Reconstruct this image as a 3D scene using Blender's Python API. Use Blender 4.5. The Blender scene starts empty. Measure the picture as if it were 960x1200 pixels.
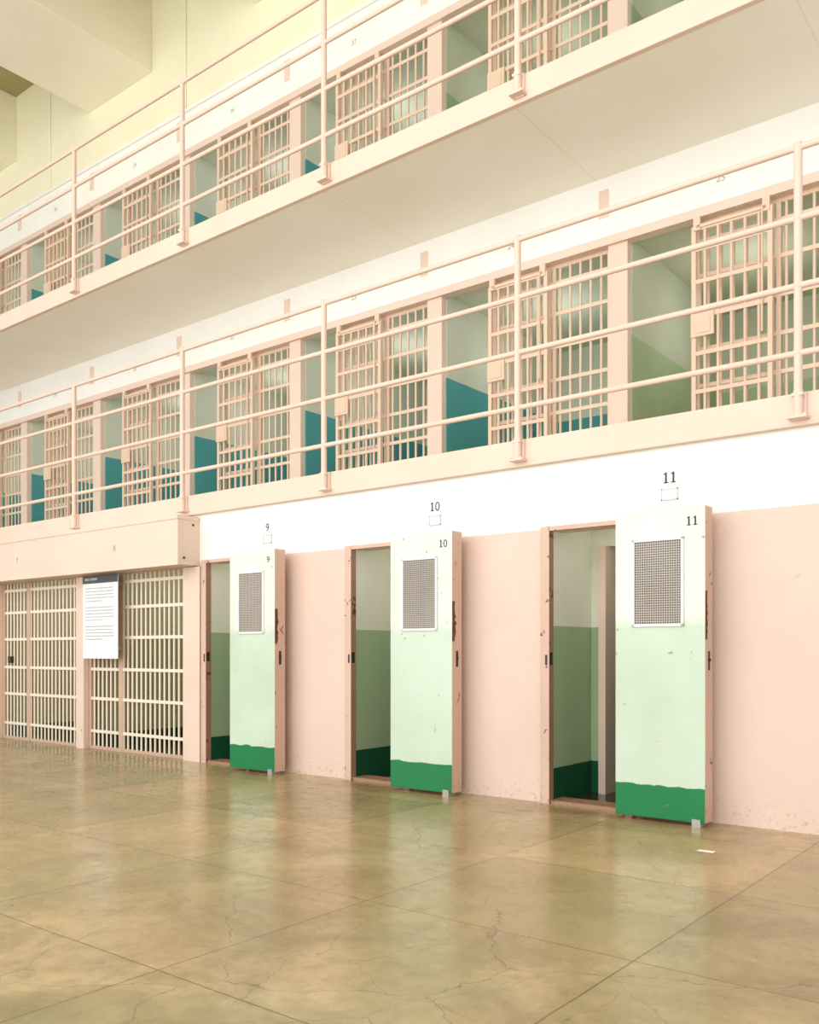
import bpy, math, random, bmesh
from mathutils import Vector, Matrix
random.seed(7)
scene = bpy.context.scene
COL = scene.collection

def lin(c):
    out=[]
    for v in c:
        v=v/255.0
        out.append(v/12.92 if v<=0.04045 else ((v+0.055)/1.055)**2.4)
    return (out[0],out[1],out[2],1.0)

# ------------------------------------------------------------ mesh builder
class MB:
    def __init__(self):
        self.v=[];self.f=[];self.m=[];self.s=[]
    def face(self,pts,mat=0,smooth=False):
        b=len(self.v); self.v+= [tuple(p) for p in pts]
        self.f.append(tuple(range(b,b+len(pts)))); self.m.append(mat); self.s.append(smooth)
    def box(self,x0,x1,y0,y1,z0,z1,mat=0,fm=None):
        if x0>x1:x0,x1=x1,x0
        if y0>y1:y0,y1=y1,y0
        if z0>z1:z0,z1=z1,z0
        b=len(self.v)
        self.v+=[(x0,y0,z0),(x1,y0,z0),(x1,y1,z0),(x0,y1,z0),(x0,y0,z1),(x1,y0,z1),(x1,y1,z1),(x0,y1,z1)]
        fs={'-z':(0,3,2,1),'+z':(4,5,6,7),'-y':(0,1,5,4),'+x':(1,2,6,5),'+y':(2,3,7,6),'-x':(3,0,4,7)}
        for k,q in fs.items():
            self.f.append(tuple(b+i for i in q)); self.m.append((fm or {}).get(k,mat)); self.s.append(False)
    def tube(self,pts,r,n=10,mat=0,caps=True):
        pts=[Vector(p) for p in pts]
        rings=[]
        for i,p in enumerate(pts):
            if i==0:d=pts[1]-p
            elif i==len(pts)-1:d=p-pts[i-1]
            else:d=(pts[i+1]-p).normalized()+(p-pts[i-1]).normalized()
            d.normalize()
            up=Vector((0,0,1)) if abs(d.z)<0.9 else Vector((1,0,0))
            a=d.cross(up).normalized(); c=d.cross(a).normalized()
            b=len(self.v)
            for j in range(n):
                t=2*math.pi*j/n
                q=p+a*math.cos(t)*r+c*math.sin(t)*r
                self.v.append(tuple(q))
            rings.append(b)
        for i in range(len(rings)-1):
            for j in range(n):
                k=(j+1)%n
                self.f.append((rings[i]+j,rings[i]+k,rings[i+1]+k,rings[i+1]+j)); self.m.append(mat); self.s.append(True)
        if caps:
            for rg in (rings[0],rings[-1]):
                pp=[self.v[rg+j] for j in range(n)]
                self.face(pp,mat)
    def ball(self,c,r,mat=0):
        n=12;m=8
        prev=None
        for i in range(m+1):
            th=math.pi*i/m
            b=len(self.v)
            for j in range(n):
                ph=2*math.pi*j/n
                self.v.append((c[0]+r*math.sin(th)*math.cos(ph),c[1]+r*math.sin(th)*math.sin(ph),c[2]+r*math.cos(th)))
            if prev is not None:
                for j in range(n):
                    k=(j+1)%n
                    self.f.append((prev+j,b+j,b+k,prev+k)); self.m.append(mat); self.s.append(True)
            prev=b
    def mesh(self,name,mats):
        me=bpy.data.meshes.new(name)
        me.from_pydata(self.v,[],self.f)
        for m in mats: me.materials.append(m)
        me.polygons.foreach_set('material_index',self.m)
        me.polygons.foreach_set('use_smooth',self.s)
        me.update()
        bm=bmesh.new(); bm.from_mesh(me); bmesh.ops.recalc_face_normals(bm,faces=bm.faces); bm.to_mesh(me); bm.free()
        return me

def obj(name,data,parent=None,loc=(0,0,0),rot=(0,0,0),label=None,category=None,group=None,kind=None,bevel=0):
    o=bpy.data.objects.new(name,data); COL.objects.link(o)
    o.location=loc; o.rotation_euler=rot
    if parent is not None: o.parent=parent
    if label:o['label']=label
    if category:o['category']=category
    if group:o['group']=group
    if kind:o['kind']=kind
    if bevel:
        b=o.modifiers.new('bevel','BEVEL'); b.width=bevel; b.segments=2; b.limit_method='ANGLE'
    return o

# ------------------------------------------------------------ materials
def newmat(name):
    m=bpy.data.materials.new(name); m.use_nodes=True
    nt=m.node_tree
    for n in list(nt.nodes): nt.nodes.remove(n)
    out=nt.nodes.new('ShaderNodeOutputMaterial'); b=nt.nodes.new('ShaderNodeBsdfPrincipled')
    nt.links.new(b.outputs[0],out.inputs[0])
    return m,nt,b
def N(nt,t,**k):
    n=nt.nodes.new(t)
    for a,v in k.items(): setattr(n,a,v)
    return n
def mathn(nt,op,a,b=None,c=None):
    n=N(nt,'ShaderNodeMath',operation=op)
    for i,x in enumerate((a,b,c)):
        if x is None: continue
        if isinstance(x,(int,float)): n.inputs[i].default_value=x
        else: nt.links.new(x,n.inputs[i])
    return n.outputs[0]
def mixc(nt,fac,a,b,blend='MIX'):
    n=N(nt,'ShaderNodeMix',data_type='RGBA',blend_type=blend)
    if isinstance(fac,(int,float)): n.inputs[0].default_value=fac
    else: nt.links.new(fac,n.inputs[0])
    for i,x in ((6,a),(7,b)):
        if isinstance(x,tuple): n.inputs[i].default_value=x
        else: nt.links.new(x,n.inputs[i])
    return n.outputs[2]
def noise(nt,vec,scale,detail=4,rough=0.5,dist=0.0):
    n=N(nt,'ShaderNodeTexNoise'); n.inputs['Scale'].default_value=scale; n.inputs['Detail'].default_value=detail
    n.inputs['Roughness'].default_value=rough; n.inputs['Distortion'].default_value=dist
    nt.links.new(vec,n.inputs['Vector']); return n.outputs['Fac']
def ramp(nt,val,lo,hi):
    n=N(nt,'ShaderNodeMapRange'); n.inputs[1].default_value=lo; n.inputs[2].default_value=hi
    nt.links.new(val,n.inputs[0]); return n.outputs[0]

def paint(name,bands,var=0.06,chips=0.0,chipcol=(120,70,40),rough=0.5,low_dirt=0.0,bump=0.15,wob=0.004,metal=0.0,chip_scale=14,spec=0.4,soft=0.002):
    """bands: [(zmin,color)...] ascending; world z."""
    m,nt,b=newmat(name)
    geo=N(nt,'ShaderNodeNewGeometry'); pos=geo.outputs['Position']
    sep=N(nt,'ShaderNodeSeparateXYZ'); nt.links.new(pos,sep.inputs[0]); z=sep.outputs[2]
    col=lin(bands[0][1])
    if len(bands)>1:
        nz=noise(nt,pos,9,3)
        zz=mathn(nt,'ADD',z,mathn(nt,'MULTIPLY',mathn(nt,'SUBTRACT',nz,0.5),wob*2))
        for i,(zt,c) in enumerate(bands[1:]):
            s=soft if i==len(bands)-2 else 0.002
            col=mixc(nt,ramp(nt,zz,zt-s,zt+s),col,lin(c))
    big=noise(nt,pos,1.3,5,0.6)
    f=ramp(nt,big,0.3,0.7)
    dark=mixc(nt,1.0,col,(1-var*1.6,1-var*1.8,1-var*2.1,1),'MULTIPLY')
    col=mixc(nt,f,dark,col)
    if low_dirt>0:
        d=ramp(nt,z,0.22,0.0)
        d=mathn(nt,'MULTIPLY',mathn(nt,'MULTIPLY',d,ramp(nt,noise(nt,pos,22,8,0.75),0.54,0.66)),low_dirt)
        col=mixc(nt,d,col,lin((165,105,72)))
    if chips>0:
        a=noise(nt,pos,chip_scale,8,0.65,0.4)
        c=ramp(nt,a,0.72-chips*0.2,0.735-chips*0.2)
        col=mixc(nt,c,col,lin(chipcol))
    if isinstance(col,tuple): b.inputs['Base Color'].default_value=col
    else: nt.links.new(col,b.inputs['Base Color'])
    b.inputs['Roughness'].default_value=rough
    b.inputs['Metallic'].default_value=metal
    b.inputs['Specular IOR Level'].default_value=spec
    if bump>0:
        bp=N(nt,'ShaderNodeBump'); bp.inputs['Strength'].default_value=bump; bp.inputs['Distance'].default_value=0.01
        nt.links.new(noise(nt,pos,25,5,0.6),bp.inputs['Height']); nt.links.new(bp.outputs[0],b.inputs['Normal'])
    return m

PINK=(229,202,187); WHITE=(243,243,239); CREAM=(243,238,207)
F2=2.89; F3=5.81
m_wallfront=paint('wall_front_paint',[(0,PINK),(2.165,WHITE)],var=0.045,chips=0.19,chipcol=(208,190,176),low_dirt=0.8,wob=0.006,chip_scale=5)
m_white=paint('white_paint',[(0,(245,244,238))],var=0.04)
m_upper=paint('upper_wall_paint',[(0,(247,245,236)),(8.5,CREAM)],var=0.04)
m_pink=paint('pink_paint',[(0,(232,208,190))],var=0.04,chips=0.08,chipcol=(150,110,90))
m_pink_chip=paint('pink_chipped_paint',[(0,(216,184,165))],var=0.06,chips=0.42,chipcol=(110,62,40),chip_scale=10,low_dirt=1.0)
m_jamb=paint('worn_jamb_paint',[(0,(170,132,108))],var=0.1,chips=0.5,chipcol=(100,60,42),chip_scale=11,low_dirt=1.0)
m_rail=paint('railing_paint',[(0,(234,208,191))],var=0.02,rough=0.45,bump=0.03,spec=0.3)
m_bar=paint('bar_paint',[(0,(230,203,178))],var=0.03,rough=0.45,bump=0.05)
m_bargr=paint('ground_bar_paint',[(0,(240,226,206))],var=0.03,rough=0.4,bump=0.05)
m_upright=paint('ground_upright_paint',[(0,(206,174,150))],var=0.05,rough=0.4,bump=0.05)
m_beam=paint('beam_paint',[(0,(248,243,220))],var=0.04)
m_ceil=paint('ceiling_paint',[(0,(168,162,112))],var=0.08)
def slab_mat():
    m,nt,b=newmat('walkway_concrete')
    geo=N(nt,'ShaderNodeNewGeometry'); pos=geo.outputs['Position']
    sep=N(nt,'ShaderNodeSeparateXYZ'); nt.links.new(pos,sep.inputs[0])
    x=mathn(nt,'ADD',sep.outputs[0],3.83+21.25)
    fr=mathn(nt,'FRACT',mathn(nt,'DIVIDE',x,2.125))
    ln=mathn(nt,'LESS_THAN',fr,0.005)
    col=mixc(nt,ramp(nt,noise(nt,pos,1.1,6,0.6),0.3,0.7),lin((248,244,230)),lin((253,251,241)))
    col=mixc(nt,mathn(nt,'MULTIPLY',ln,0.2),col,lin((190,165,125)))
    nt.links.new(col,b.inputs['Base Color']); b.inputs['Roughness'].default_value=0.6
    return m
m_under=slab_mat()
def cellmat(key,F,low,up,split=1.22):
    return paint('cell_paint_'+key,[(0,low),(F+split,up)],var=0.05,wob=0.004,rough=0.75,spec=0.2)
TEAL=(84,162,164); PALE=(212,217,199); GREEN=(158,182,144)
c2t=cellmat('teal_middle',F2,TEAL,PALE); c2g=cellmat('green_middle',F2,(178,196,156),(204,209,187))
c3t=cellmat('teal_upper',F3,TEAL,PALE,1.34); c3g=cellmat('green_upper',F3,GREEN,(196,202,178),1.34)
c1g=paint('cell_paint_green_ground',[(0,(22,84,54)),(0.27,(164,188,148)),(1.4,(230,231,215))],var=0.05,wob=0.004,rough=0.75,spec=0.2)
c1c=paint('cell_paint_cream_ground',[(0,(40,70,55)),(0.16,(198,194,150)),(1.4,(224,221,186))],var=0.07,rough=0.8,spec=0.2)
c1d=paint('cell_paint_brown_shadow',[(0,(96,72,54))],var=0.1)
m_door=paint('solid_door_paint',[(0,(12,124,70)),(0.262,(203,221,201)),(1.415,(230,236,221))],var=0.09,chips=0.30,chipcol=(165,145,118),wob=0.025,chip_scale=8,rough=0.38,soft=0.05)
m_dark=paint('dark_steel',[(0,(60,50,42))],var=0.1,rough=0.5)
m_rust=paint('rusted_steel',[(0,(110,70,50))],var=0.2,chips=0.5,chipcol=(60,35,25),rough=0.8)
m_steel=paint('grey_steel',[(0,(178,174,166))],var=0.08,rough=0.4,metal=0.5)
m_plateedge=paint('card_holder_paint',[(0,(208,204,194))],var=0.05,rough=0.4)
m_grille=paint('vent_wire_paint',[(0,(196,188,178))],var=0.1,rough=0.5)
m_ventback=paint('vent_shadow_back',[(0,(104,95,87))],var=0.2)
m_ink=paint('number_black_paint',[(0,(48,48,46))],var=0.02,bump=0)
m_grayink=paint('number_grey_paint',[(0,(172,164,152))],var=0.02,bump=0)
m_board=paint('sign_white',[(0,(236,238,238))],var=0.01,bump=0,rough=0.3)
m_boardhead=paint('sign_charcoal',[(0,(70,76,78))],var=0.02,bump=0,rough=0.3)
m_txt=paint('sign_text_grey',[(0,(165,167,168))],var=0.02,bump=0)
m_paper=paint('paper_white',[(0,(250,250,248))],var=0.01,bump=0)
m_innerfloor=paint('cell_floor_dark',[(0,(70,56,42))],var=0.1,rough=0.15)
m_slabtop=paint('tier_floor',[(0,(190,175,150))],var=0.06)

def floor_mat():
    m,nt,b=newmat('polished_concrete')
    geo=N(nt,'ShaderNodeNewGeometry'); pos=geo.outputs['Position']
    sep=N(nt,'ShaderNodeSeparateXYZ'); nt.links.new(pos,sep.inputs[0])
    PX,PY=1.365,1.2
    wob=mathn(nt,'MULTIPLY',mathn(nt,'SUBTRACT',noise(nt,pos,3.0,3),0.5),0.012)
    u=mathn(nt,'DIVIDE',mathn(nt,'ADD',mathn(nt,'ADD',sep.outputs[0],wob),1.47+27.3),PX)
    v=mathn(nt,'DIVIDE',mathn(nt,'ADD',mathn(nt,'ADD',sep.outputs[1],wob),1.79+24.0),PY)
    def line(w,width,period):
        f=mathn(nt,'FRACT',w)
        d=mathn(nt,'MINIMUM',f,mathn(nt,'SUBTRACT',1.0,f))
        return mathn(nt,'LESS_THAN',mathn(nt,'MULTIPLY',d,period),width)
    big=mathn(nt,'MAXIMUM',line(mathn(nt,'MULTIPLY',u,0.5),0.004,PX*2),line(mathn(nt,'MULTIPLY',v,0.5),0.004,PY*2))
    small=mathn(nt,'MAXIMUM',line(u,0.004,PX),line(v,0.004,PY))
    ln=mathn(nt,'MAXIMUM',mathn(nt,'MULTIPLY',big,0.68),mathn(nt,'MULTIPLY',small,0.62))
    def cell(a,c):
        comb=N(nt,'ShaderNodeCombineXYZ'); nt.links.new(mathn(nt,'FLOOR',a),comb.inputs[0]); nt.links.new(mathn(nt,'FLOOR',c),comb.inputs[1])
        wn=N(nt,'ShaderNodeTexWhiteNoise'); nt.links.new(comb.outputs[0],wn.inputs[0]); return wn.outputs['Value']
    w1=cell(u,v); w2=cell(v,u)
    n1=noise(nt,pos,1.5,10,0.68,0.5); n2=noise(nt,pos,9,9,0.7)
    n3=noise(nt,pos,0.6,6,0.62); n4=noise(nt,pos,28,6,0.7)
    col=mixc(nt,ramp(nt,n1,0.38,0.62),lin((145,121,82)),lin((203,176,131)))
    col=mixc(nt,mathn(nt,'MULTIPLY',ramp(nt,n2,0.42,0.66),0.5),col,lin((134,113,76)))
    col=mixc(nt,mathn(nt,'MULTIPLY',ramp(nt,n4,0.5,0.7),0.3),col,lin((212,190,152)))
    col=mixc(nt,mathn(nt,'MULTIPLY',ramp(nt,n3,0.47,0.58),0.45),col,lin((142,145,104)))
    col=mixc(nt,mathn(nt,'MULTIPLY',w1,0.45),col,lin((208,176,128)))
    col=mixc(nt,mathn(nt,'MULTIPLY',w2,0.45),col,lin((130,126,88)))
    def cracks(scale,seed,width,mlo):
        dn=N(nt,'ShaderNodeTexNoise'); dn.inputs['Scale'].default_value=2.6; dn.inputs['Detail'].default_value=8; dn.inputs['Roughness'].default_value=0.55
        nt.links.new(pos,dn.inputs['Vector'])
        va=N(nt,'ShaderNodeVectorMath',operation='SCALE'); nt.links.new(dn.outputs['Color'],va.inputs[0]); va.inputs['Scale'].default_value=0.32
        vb=N(nt,'ShaderNodeVectorMath',operation='ADD'); nt.links.new(pos,vb.inputs[0]); nt.links.new(va.outputs[0],vb.inputs[1])
        vc=N(nt,'ShaderNodeVectorMath',operation='ADD'); nt.links.new(vb.outputs[0],vc.inputs[0]); vc.inputs[1].default_value=(seed,seed*0.7,0)
        vo=N(nt,'ShaderNodeTexVoronoi',feature='DISTANCE_TO_EDGE',voronoi_dimensions='2D'); vo.inputs['Scale'].default_value=scale
        nt.links.new(vc.outputs[0],vo.inputs['Vector'])
        cr=mathn(nt,'LESS_THAN',vo.outputs['Distance'],width)
        return mathn(nt,'MULTIPLY',cr,ramp(nt,noise(nt,vc.outputs[0],1.2,3),mlo,mlo+0.06))
    cm=mathn(nt,'MAXIMUM',mathn(nt,'MULTIPLY',cracks(0.85,3.3,0.0021,0.44),0.55),mathn(nt,'MULTIPLY',cracks(2.1,9.1,0.0040,0.47),0.42))
    ink=mathn(nt,'MAXIMUM',ln,cm)
    col=mixc(nt,ink,col,lin((84,64,40)))
    nt.links.new(col,b.inputs['Base Color'])
    r=N(nt,'ShaderNodeMapRange'); r.inputs[1].default_value=0.3; r.inputs[2].default_value=0.7; r.inputs[3].default_value=0.13; r.inputs[4].default_value=0.33
    nt.links.new(n2,r.inputs[0]); nt.links.new(r.outputs[0],b.inputs['Roughness'])
    b.inputs['Specular IOR Level'].default_value=0.45
    bp=N(nt,'ShaderNodeBump'); bp.inputs['Strength'].default_value=0.12; bp.inputs['Distance'].default_value=0.01
    nt.links.new(mathn(nt,'SUBTRACT',noise(nt,pos,1.6,3,0.5),mathn(nt,'MULTIPLY',ink,0.3)),bp.inputs['Height']); nt.links.new(bp.outputs[0],b.inputs['Normal'])
    return m
m_floor=floor_mat()

XL,XR=-20.0,4.0
# ------------------------------------------------------------ structure
def structure(name,mb,mats,label):
    return obj(name,mb.mesh(name,mats),kind='structure',label=label)

b=MB(); b.box(XL,XR,-10,0.0,-0.15,0.0); structure('floor',b,[m_floor],'polished tan concrete floor with square joints and cracks')
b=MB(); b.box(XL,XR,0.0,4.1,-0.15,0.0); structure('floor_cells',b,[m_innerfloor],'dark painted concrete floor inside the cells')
b=MB(); b.box(XL,XR,-10,4.1,10.4,10.6); structure('ceiling',b,[m_ceil],'olive painted concrete ceiling')

OP=[(-3.51-2.09*k,-2.86-2.09*k) for k in range(3)]
HT=2.15
b=MB()
x=XR
for (a,c) in OP:
    b.box(c+0.02,x,0,0.2,0,HT); x=a-0.02
b.box(-8.06,x,0,0.2,0,HT)
b.box(XL,XR,0,0.2,HT,2.68)
structure('wall_front',b,[m_wallfront],'white over pink painted concrete cell block wall')

b=MB()
for (a,c) in OP:
    b.box(a-0.02,a,0.035,0.2,0,HT)
    b.box(c,c+0.02,0.035,0.2,0,HT)
    b.box(a-0.15,a,0.2,0.85,0,2.6)
    b.box(a,a+0.09,0.70,0.85,0,2.6)
    b.box(a+0.09,c+0.5,0.70,0.85,2.08,2.6)
    b.box(c+0.5,c+0.62,0.2,3.9,0,2.6)
    b.box(a-0.6,c+0.5,0.2,3.9,2.40,2.5)
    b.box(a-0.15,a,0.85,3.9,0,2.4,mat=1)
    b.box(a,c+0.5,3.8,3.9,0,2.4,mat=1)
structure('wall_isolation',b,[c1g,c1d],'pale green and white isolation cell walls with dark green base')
b=MB()
for k in range(4):
    x1=-8.06-2.1*k
    b.box(x1-2.12,x1-2.02,0.12,3.0,0,2.6)
b.box(-8.06,-7.86,0.2,3.0,0,2.6)
b.box(XL,-8.0,3.0,3.1,0,2.6)
b.box(XL,-7.9,0.2,3.1,2.5,2.6)
structure('wall_ground_cells',b,[c1c],'cream painted ground floor cell walls')

b=MB()
for (a,c) in OP:
    b.box(a+0.085,a+0.15,0.66,0.90,0,2.08)
structure('trim_1',b,[m_pink],'pink inner door jambs of the isolation cells')
for i,(a,c) in enumerate(OP):
    b=MB()
    b.box(a-0.075,a+0.004,-0.03,0.04,0.0,HT+0.03,mat=2,fm={'-y':0,'+x':2})
    b.box(c-0.004,c+0.05,-0.03,0.04,0.0,HT+0.03)
    b.box(a,c,-0.03,0.04,HT-0.004,HT+0.03)
    b.box(a,c,-0.01,0.2,0.0,0.025,mat=2)
    b.box(a+0.003,a+0.006,-0.02,0.02,1.09,1.19,mat=1)
    b.box(a-0.03,a-0.012,-0.033,-0.029,1.09,1.17,mat=1)
    structure('trim_%d'%(2+i),b,[m_pink_chip,m_dark,m_jamb],'chipped pink steel door frame')

for (F,tag,cm_t,cm_g,kt) in ((F2,'middle',c2t,c2g,1),(F3,'upper',c3t,c3g,2)):
    T=F+2.1
    nxt=5.60 if F==F2 else 10.4
    b=MB()
    for k in range(-1,8):
        mi=0 if k>=kt else 1
        xp=-3.5-2.1*k
        b.box(xp-0.2,xp,1.5,3.9,F,T,mat=mi)
        b.box(xp,xp+2.1,3.9,4.0,F,T,mat=mi)
        b.box(xp,xp+2.1,1.58,4.0,T,T+0.1,mat=mi)
    structure('wall_cells_'+tag,b,[cm_t,cm_g],'teal and pale cream painted cell partition walls')
    b=MB(); b.box(XL,XR,1.43,4.0,F-0.21,F); structure('floor_'+tag,b,[m_slabtop],'concrete floor slab of the tier cells')
    b=MB()
    b.box(XL,XR,1.43,1.58,T,nxt)
    b.box(-1.4,XR,1.43,1.58,F,T)
    b.box(XL,-3.5-2.1*7-0.2,1.43,1.58,F,T)
    structure('wall_'+tag,b,[m_white if F==F2 else m_upper],'white painted wall above the cell openings')
    b=MB()
    for k in range(-1,8):
        xp=-3.5-2.1*k
        b.box(xp-0.2,xp-0.01,1.42,1.5,F,T)
        b.box(xp-0.30,xp-0.20,1.425,1.44,T+0.24,T+0.50)
    b.box(XL,-1.4,1.385,1.5,T-0.04,T+0.04)
    structure('trim_%d'%(5 if F==F2 else 6),b,[m_pink],'pink painted pillars and header between the cells')
b=MB(); b.box(XL,XR,1.40,1.43,8.48,8.52); structure('trim_7',b,[m_white],'thin cornice strip on the upper wall')

# ------------------------------------------------------------ walkways
for (F,lab) in ((F2,'pink-edged concrete walkway slab of the second tier'),(F3,'pink-edged concrete walkway slab of the third tier')):
    cx=(XL+XR)/2
    e=obj('walkway',None,loc=(cx,0.0,F-0.21),label=lab,category='walkway')
    b=MB(); b.box(XL-cx,XR-cx,0,1.43,0,0.21,mat=0,fm={'+z':1})
    obj('slab',b.mesh('slab',[m_under,m_slabtop]),parent=e)
    b=MB(); b.box(XL-cx,XR-cx,-0.05,0.001,-0.002,0.215)
    obj('fascia',b.mesh('fascia',[m_pink]),parent=e,label='pink painted edge band',bevel=0.006)

# ------------------------------------------------------------ railings
RX0=-1.63; RP=2.125
def railing(F,lab):
    e=obj('railing',None,loc=(RX0,-0.0935,F),label=lab,category='railing')
    for h in (1.59,1.13,0.69,0.25):
        b=MB(); b.tube([(XL-RX0,0,h),(XR-RX0,0,h)],0.0215,12)
        obj('rail',b.mesh('rail',[m_rail]),parent=e)
    b=MB(); b.tube([(0,0,-0.02),(0,0,1.62)],0.027,14)
    for h in (1.59,1.13,0.69,0.25): b.ball((0,0,h),0.031)
    pm=b.mesh('post',[m_rail])
    b=MB()
    b.box(-0.045,0.045,0.022,0.042,-0.18,0.0)
    b.box(-0.035,0.035,-0.03,0.042,-0.03,-0.01)
    b.box(-0.062,0.062,-0.04,0.04,-0.175,-0.158)
    b.tube([(0,0,-0.16),(0,0,0.01)],0.031,12)
    b.tube([(-0.045,-0.03,-0.165),(-0.045,-0.03,-0.148)],0.009,6)
    b.tube([(0.045,-0.03,-0.165),(0.045,-0.03,-0.148)],0.009,6)
    bk=b.mesh('bracket',[m_rail])
    for i in range(-1,8):
        p=obj('post',pm,parent=e,loc=(-RP*i,0,0))
        obj('bracket',bk,parent=p)
railing(F2,'pink four-bar steel pipe railing along the second tier')
railing(F3,'pink four-bar steel pipe railing along the third tier')

# ------------------------------------------------------------ barred grilles & sliding doors
def grille_parts(w,h,sp,cross,posts,fr=0.038,r=0.011,pw=None,mat=None):
    mat=mat or m_bar
    f=MB()
    f.box(0,w,-0.015,0.015,0,fr); f.box(0,w,-0.015,0.015,h-fr,h)
    for i,p in enumerate(posts):
        q=(pw[i] if pw else fr)
        f.box(p-q/2,p+q/2,-0.02,0.02,0,h)
    bars=MB()
    n=int(round(w/sp))
    for i in range(1,n):
        x=w*i/n
        if min(abs(x-p) for p in posts)<sp*0.35: continue
        bars.tube([(x,0,0),(x,0,h)],r,8,caps=False)
    c=MB()
    for z in cross: c.box(0,w,-0.018,-0.008,z-0.018,z+0.018)
    fmat=m_upright if mat is m_bargr else mat
    return f.mesh('frame',[fmat]),bars.mesh('bars',[mat]),c.mesh('crossbars',[mat])
H=2.06
cross=[0.3,0.62,0.94,1.26,1.58,1.88]
fixed=grille_parts(1.3,H,0.108,cross,[0.018,0.70,1.282],r=0.0135)
slide=grille_parts(0.68,H-0.08,0.113,[0.22,0.55,0.88,1.2,1.5,1.78],[0.02,0.66],r=0.0145)
b=MB(); b.box(0.0,0.2,-0.035,-0.02,1.02,1.22); b.box(0.03,0.17,-0.04,-0.035,1.05,1.19); lockm=b.mesh('lock_box',[m_bar])
b=MB(); b.box(0.02,0.08,-0.03,0.0,H-0.12,H); b.box(0.60,0.66,-0.03,0.0,H-0.12,H); b.box(0.05,0.63,-0.03,-0.012,H-0.10,H-0.075)
hangm=b.mesh('hanger',[m_bar])
b=MB(); b.tube([(0.60,-0.032,H-0.08),(0.60,-0.032,0.95)],0.009,8); rodm=b.mesh('lever_rod',[m_bar])
for (F,g) in ((F2,'second tier'),(F3,'third tier')):
    for k in range(0,7):
        xl=-3.5-2.1*k
        e=obj('cell_bars',None,loc=(xl+0.6,1.50,F+0.005),label='pink painted fixed steel bars across a %s cell front'%g,category='cell bars',group='fixed bars of the %s cells'%g)
        for n,mm in zip(('frame','bars','crossbars'),fixed): obj(n,mm,parent=e)
        e=obj('barred_door',None,loc=(xl+0.6,1.40,F+0.002),label='open pink barred sliding cell door on the %s'%g,category='door',group='barred doors of the %s cells'%g)
        for n,mm in zip(('frame','bars','crossbars'),slide): obj(n,mm,parent=e)
        obj('lock_box',lockm,parent=e); obj('hanger',hangm,parent=e); obj('lever_rod',rodm,parent=e)

gfix=grille_parts(1.92,2.15,0.088,[0.22,0.62,0.98,1.36,1.72,2.02],[0.02,0.66,1.90],r=0.013,pw=[0.04,0.085,0.04],mat=m_bargr)
for k in range(0,4):
    x1=-8.06-2.1*k
    e=obj('cell_bars',None,loc=(x1-1.92,0.04,0.0),label='cream pink ground floor cell front of vertical steel bars',category='cell bars',group='barred fronts of the ground cells')
    for n,mm in zip(('frame','bars','crossbars'),gfix): obj(n,mm,parent=e)
    if k==1:
        b=MB(); b.box(0.18,0.27,-0.05,-0.015,1.04,1.13); obj('lock_box',b.mesh('lock_box',[m_dark]),parent=e,label='dark steel lock box')
b=MB()
b.box(-8.06,-7.78,-0.04,0.0,0,2.115)
for k in range(1,4):
    x1=-8.06-2.1*k
    b.box(x1,x1+0.17,-0.05,0.12,0,2.115)
structure('trim_8',b,[m_pink],'pink pillars between the barred ground cells')

e=obj('mechanism_housing',None,loc=(-7.83,-0.29,2.118),label='long pink steel door mechanism housing above the barred cells',category='housing')
b=MB(); b.box(XL+7.83,0,0,0.288,0.004,0.52); obj('box_body',b.mesh('box_body',[m_pink]),parent=e,bevel=0.006)
b=MB(); b.box(XL+7.83,0.008,-0.010,0.28,0.49,0.53); obj('edge_strip',b.mesh('edge_strip',[m_pink]),parent=e)
b=MB(); b.box(XL+7.83,0.006,-0.006,0.02,0.0,0.024); obj('edge_strip',b.mesh('edge_strip',[m_pink]),parent=e)
b=MB(); b.tube([(0.0,0,0),(0.012,0,0)],0.012,8); bo=b.mesh('bolt',[m_rust])
obj('bolt',bo,parent=e,loc=(0,0.2,0.44)); obj('bolt',bo,parent=e,loc=(0,0.08,0.08))

# ------------------------------------------------------------ numbers
def text_mesh(t,size,mat,th=0.002):
    cu=bpy.data.curves.new('t','FONT'); cu.body=t; cu.size=size; cu.extrude=th; cu.align_x='CENTER'
    o=bpy.data.objects.new('t',cu); COL.objects.link(o)
    bpy.context.view_layer.update()
    me=bpy.data.meshes.new_from_object(o.evaluated_get(bpy.context.evaluated_depsgraph_get()))
    bpy.data.objects.remove(o)
    return me
def number_mesh(t,hgt,mat):
    w=hgt*0.72
    me=MB()
    x=-w*len(t)/2
    for ch in t:
        cx=x+w/2
        if ch=='1':
            s=hgt*0.17
            me.box(cx-s/2,cx+s/2,-0.003,0,0,hgt)
            me.box(cx-s*1.4,cx+s*1.4,-0.003,0,0,hgt*0.09)
            me.box(cx-s*1.4,cx-s/2,-0.003,0,hgt*0.80,hgt*0.9)
        else:
            tm=text_mesh(ch,hgt*1.42,mat,0.0)
            b0=len(me.v)
            for v in tm.vertices: me.v.append((v.co.x+cx,-0.003,v.co.y))
            for p in tm.polygons:
                me.f.append(tuple(b0+i for i in p.vertices)); me.m.append(0); me.s.append(False)
            bpy.data.meshes.remove(tm)
        x+=w
    return me.mesh('number',[mat])
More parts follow.
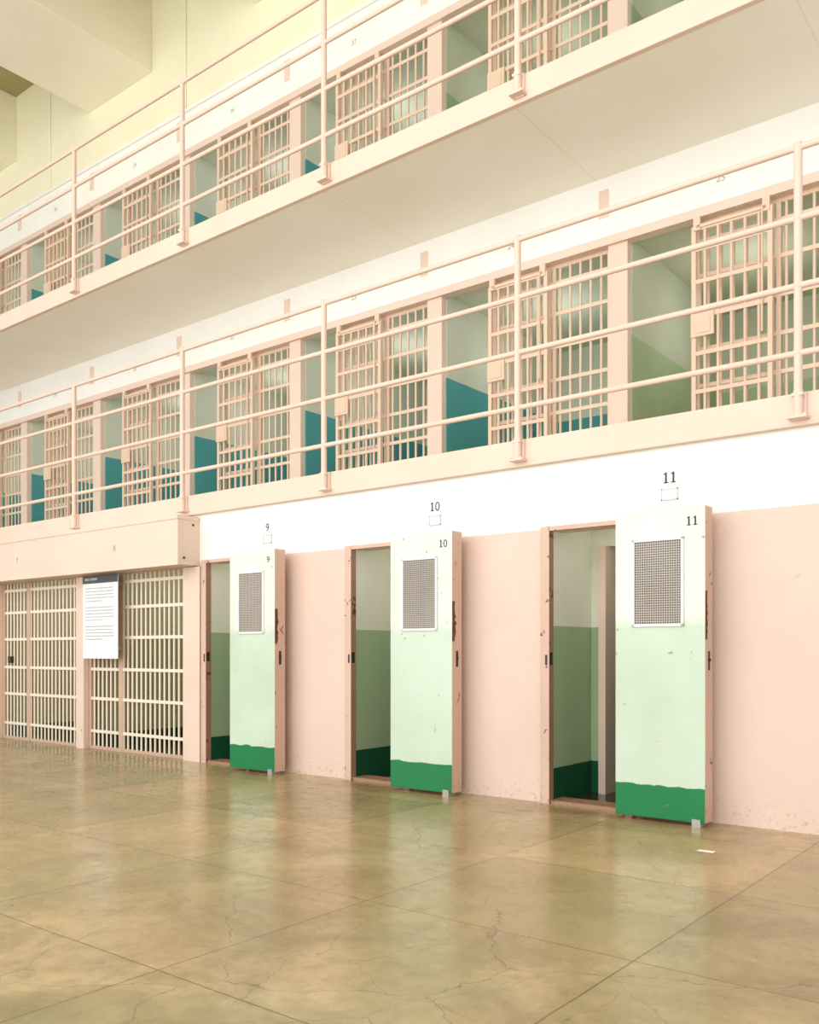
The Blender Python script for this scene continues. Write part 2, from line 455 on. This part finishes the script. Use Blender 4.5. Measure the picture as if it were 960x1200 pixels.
for k,t in enumerate(('11','10','9')):
    X=-2.535-2.11*k
    obj('cell_number',number_mesh(t,0.078,m_ink),loc=(X,0.0005,2.415),label='black painted cell number %s on the white wall'%t,category='number')
    e=obj('label_holder',None,loc=(X,0.001,2.29),label='small white steel card holder under cell number %s'%t,category='label holder')
    b=MB(); b.box(-0.06,0.06,-0.004,0,0,0.08); obj('plate',b.mesh('plate',[m_white]),parent=e)
    b=MB(); b.box(-0.063,0.063,-0.008,0,0,0.008); b.box(-0.063,-0.055,-0.008,0,0,0.085); b.box(0.055,0.063,-0.008,0,0,0.085); b.box(-0.063,0.063,-0.008,0,0.077,0.085)
    obj('rim',b.mesh('rim',[m_plateedge]),parent=e)
for k,t in enumerate(('8','7')):
    obj('cell_number',number_mesh(t,0.065,m_grayink),loc=(-8.98-2.15*k,-0.290,2.34),label='grey cell number %s on the pink housing'%t,category='number')
for k in range(0,6):
    for F,n0 in ((F2,25),(F3,39)):
        t=str(n0-k)
        obj('cell_number',number_mesh(t,0.058,m_grayink),loc=(-2.66-2.1*k,1.4305,F+2.1+0.23),label='faint grey cell number %s on the white wall'%t,category='number')

# ------------------------------------------------------------ solid isolation doors
DW=0.655
gm=MB()
for i in range(21):
    x=-0.17+0.34*i/20; gm.box(x-0.0026,x+0.0026,-0.006,-0.002,-0.29,0.29)
for i in range(35):
    z=-0.29+0.58*i/34; gm.box(-0.17,0.17,-0.008,-0.003,z-0.0026,z+0.0026)
wire=gm.mesh('wire_mesh',[m_grille])
gm=MB(); gm.box(-0.17,0.17,-0.002,0.0,-0.29,0.29); backm=gm.mesh('vent_back',[m_ventback])
gm=MB()
for s in (-1,1):
    gm.box(s*0.17,s*0.188,-0.014,0.0,-0.308,0.308); gm.box(-0.188,0.188,-0.014,0.0,s*0.29,s*0.308)
framev=gm.mesh('vent_frame',[m_board])
for k,t in enumerate(('11','10','9')):
    X=-2.84-2.1*k
    e=obj('cell_door',None,loc=(X,-0.11,0.0),label='heavy green and white solid steel cell door %s swung open'%t,category='door')
    b=MB(); b.box(0,DW,-0.14,0,0.03,2.19,mat=1,fm={'-y':0}); obj('door_panel',b.mesh('door_panel',[m_door,m_pink_chip]),parent=e,bevel=0.004)
    v=obj('vent',None,parent=e,loc=(0.32,-0.141,1.68))
    obj('vent_frame',framev,parent=v); obj('wire_mesh',wire,parent=v); obj('vent_back',backm,parent=v)
    obj('number',number_mesh(t,0.062,m_ink),parent=e,loc=(0.565,-0.1395,2.06),label='black number %s'%t)
    b=MB(); b.box(DW,DW+0.003,-0.085,-0.055,1.07,1.2); b.tube([(DW,-0.07,1.14),(DW+0.012,-0.07,1.14)],0.010,8)
    obj('lock_plate',b.mesh('lock_plate',[m_dark]),parent=e,label='dark steel lock plate')
    b=MB(); pts=[]
    for i in range(14):
        z=1.28+0.33*i/13
        pts.append((z,0.03+0.035*random.random()*(1-abs(i-6)/9)))
    for i in range(13):
        (z0,w0),(z1,w1)=pts[i],pts[i+1]
        b.face([(DW+0.002,-0.139,z0),(DW+0.002,-0.139+w0,z0),(DW+0.002,-0.139+w1,z1),(DW+0.002,-0.139,z1)])
    obj('worn_patch',b.mesh('worn_patch',[m_rust]),parent=e,label='rusty bare metal patch')
    b=MB(); b.box(DW-0.09,DW-0.03,-0.15,-0.09,0.0,0.055); b.box(DW-0.08,DW-0.04,-0.12,-0.02,0.0,0.03)
    obj('foot',b.mesh('foot',[m_steel]),parent=e,label='grey steel floor stop')
    b=MB(); b.tube([(0.0,0.015,-0.07),(0.0,0.015,0.07)],0.018,10); b.box(-0.02,0.06,0.0,0.078,-0.06,0.06); hm=b.mesh('hinge',[m_pink])
    for z in (0.35,1.1,1.85): obj('hinge',hm,parent=e,loc=(0,0,z))

# ------------------------------------------------------------ ceiling beams
for i,x1 in enumerate((-6.96,-10.66,-14.36,-18.06)):
    b=MB(); b.box(-1.55,0,-11.38,0,0,1.06)
    obj('ceiling_beam',b.mesh('ceiling_beam',[m_beam]),loc=(x1,1.43,9.34),label='deep cream painted concrete ceiling beam',category='beam',group='ceiling beams',bevel=0.01)
for x in (-9.9,-13.3):
    b=MB(); b.tube([(0,0,0),(0,0,1.8)],0.012,8)
    obj('wall_pipe',b.mesh('wall_pipe',[m_beam]),loc=(x,1.419,8.55),label='thin cream painted vertical wall pipe',category='pipe')

# ------------------------------------------------------------ sign
e=obj('information_sign',None,loc=(-9.86,-0.13,1.11),label='white information panel with a charcoal title strip on the cell bars',category='sign')
b=MB(); b.box(0,0.72,-0.012,0,0,0.99); obj('panel',b.mesh('panel',[m_board]),parent=e,bevel=0.002)
b=MB(); b.box(0,0.72,-0.016,-0.012,0.90,0.99); obj('title_strip',b.mesh('title_strip',[m_boardhead]),parent=e,label='charcoal strip')
b=MB()
for r in range(17):
    z=0.84-r*0.038
    if r in (5,11): continue
    x=0.06
    end=0.64 if r not in (4,10,16) else 0.4
    while x<end:
        w=random.uniform(0.02,0.07); b.box(x,min(x+w,end),-0.014,-0.012,z-0.005,z+0.005); x+=w+0.012
obj('text_lines',b.mesh('text_lines',[m_txt]),parent=e,label='lines of small grey text')
b=MB(); x=0.05
for w in (0.1,0.14): b.box(x,x+w,-0.018,-0.016,0.935,0.965); x+=w+0.02
obj('title_text',b.mesh('title_text',[m_txt]),parent=e,label='small pale title words')
b=MB(); b.box(-0.02,0.02,0,0.14,-0.02,0.02); cl=b.mesh('clip',[m_steel])
for (cx_,cz_) in ((0.12,0.12),(0.58,0.12),(0.12,0.88),(0.58,0.88)): obj('clip',cl,parent=e,loc=(cx_,0,cz_))

b=MB(); b.face([(-0.055,-0.02,0.002),(0.05,-0.03,0.003),(0.055,0.02,0.006),(-0.05,0.03,0.002)])
obj('paper_scrap',b.mesh('paper_scrap',[m_paper]),loc=(-1.93,-0.94,0.0),label='small white paper scrap lying on the floor',category='paper')

# ------------------------------------------------------------ light
w=bpy.data.worlds.new('World'); scene.world=w; w.use_nodes=True
bg=w.node_tree.nodes['Background']; bg.inputs[0].default_value=(0.98,0.99,1.0,1); bg.inputs[1].default_value=0.9
def area(name,loc,rot,sx,sy,e,col=(0.99,0.99,0.99)):
    l=bpy.data.lights.new(name,'AREA'); l.shape='RECTANGLE'; l.size=sx; l.size_y=sy; l.energy=e; l.color=col
    o=bpy.data.objects.new(name,l); COL.objects.link(o); o.location=loc; o.rotation_euler=rot
    return o
area('window_light',(-5,-9.8,4.9),(math.radians(90),0,0),20,9.6,1330)
area('skylight',(-6,-5.0,10.2),(0,0,0),16,3,160)
def fill_light(name,loc,e,r=0.25):  # added point light without a fixture, brightens an interior
    l=bpy.data.lights.new(name,'POINT'); l.energy=e; l.shadow_soft_size=r; l.color=(1.0,0.99,0.96)
    o=bpy.data.objects.new(name,l); COL.objects.link(o); o.location=loc
for F in (F2,F3):
    for k in range(0,7): fill_light('cell_fill',(-2.7-2.1*k,2.45,F+1.6),12,0.3)  # unseen fill added to lift the dark tier cells
for (a,c) in OP: fill_light('isolation_fill',(c+0.2,0.4,2.1),3.5,0.08)  # unseen fill added inside each isolation vestibule
for k in range(4): fill_light('cell_fill',(-9.0-2.1*k,1.5,2.2),9)  # unseen fill added behind the ground floor bars

cam=bpy.data.cameras.new('camera'); co=bpy.data.objects.new('camera',cam); COL.objects.link(co)
co.location=(0,-6.26,1.2); co.rotation_euler=(math.radians(90),0,math.radians(38.2))
cam.sensor_width=36; cam.lens=1053/1200*36; cam.shift_y=163/1200
cam.clip_end=200
scene.camera=co
scene.view_settings.view_transform='Standard'
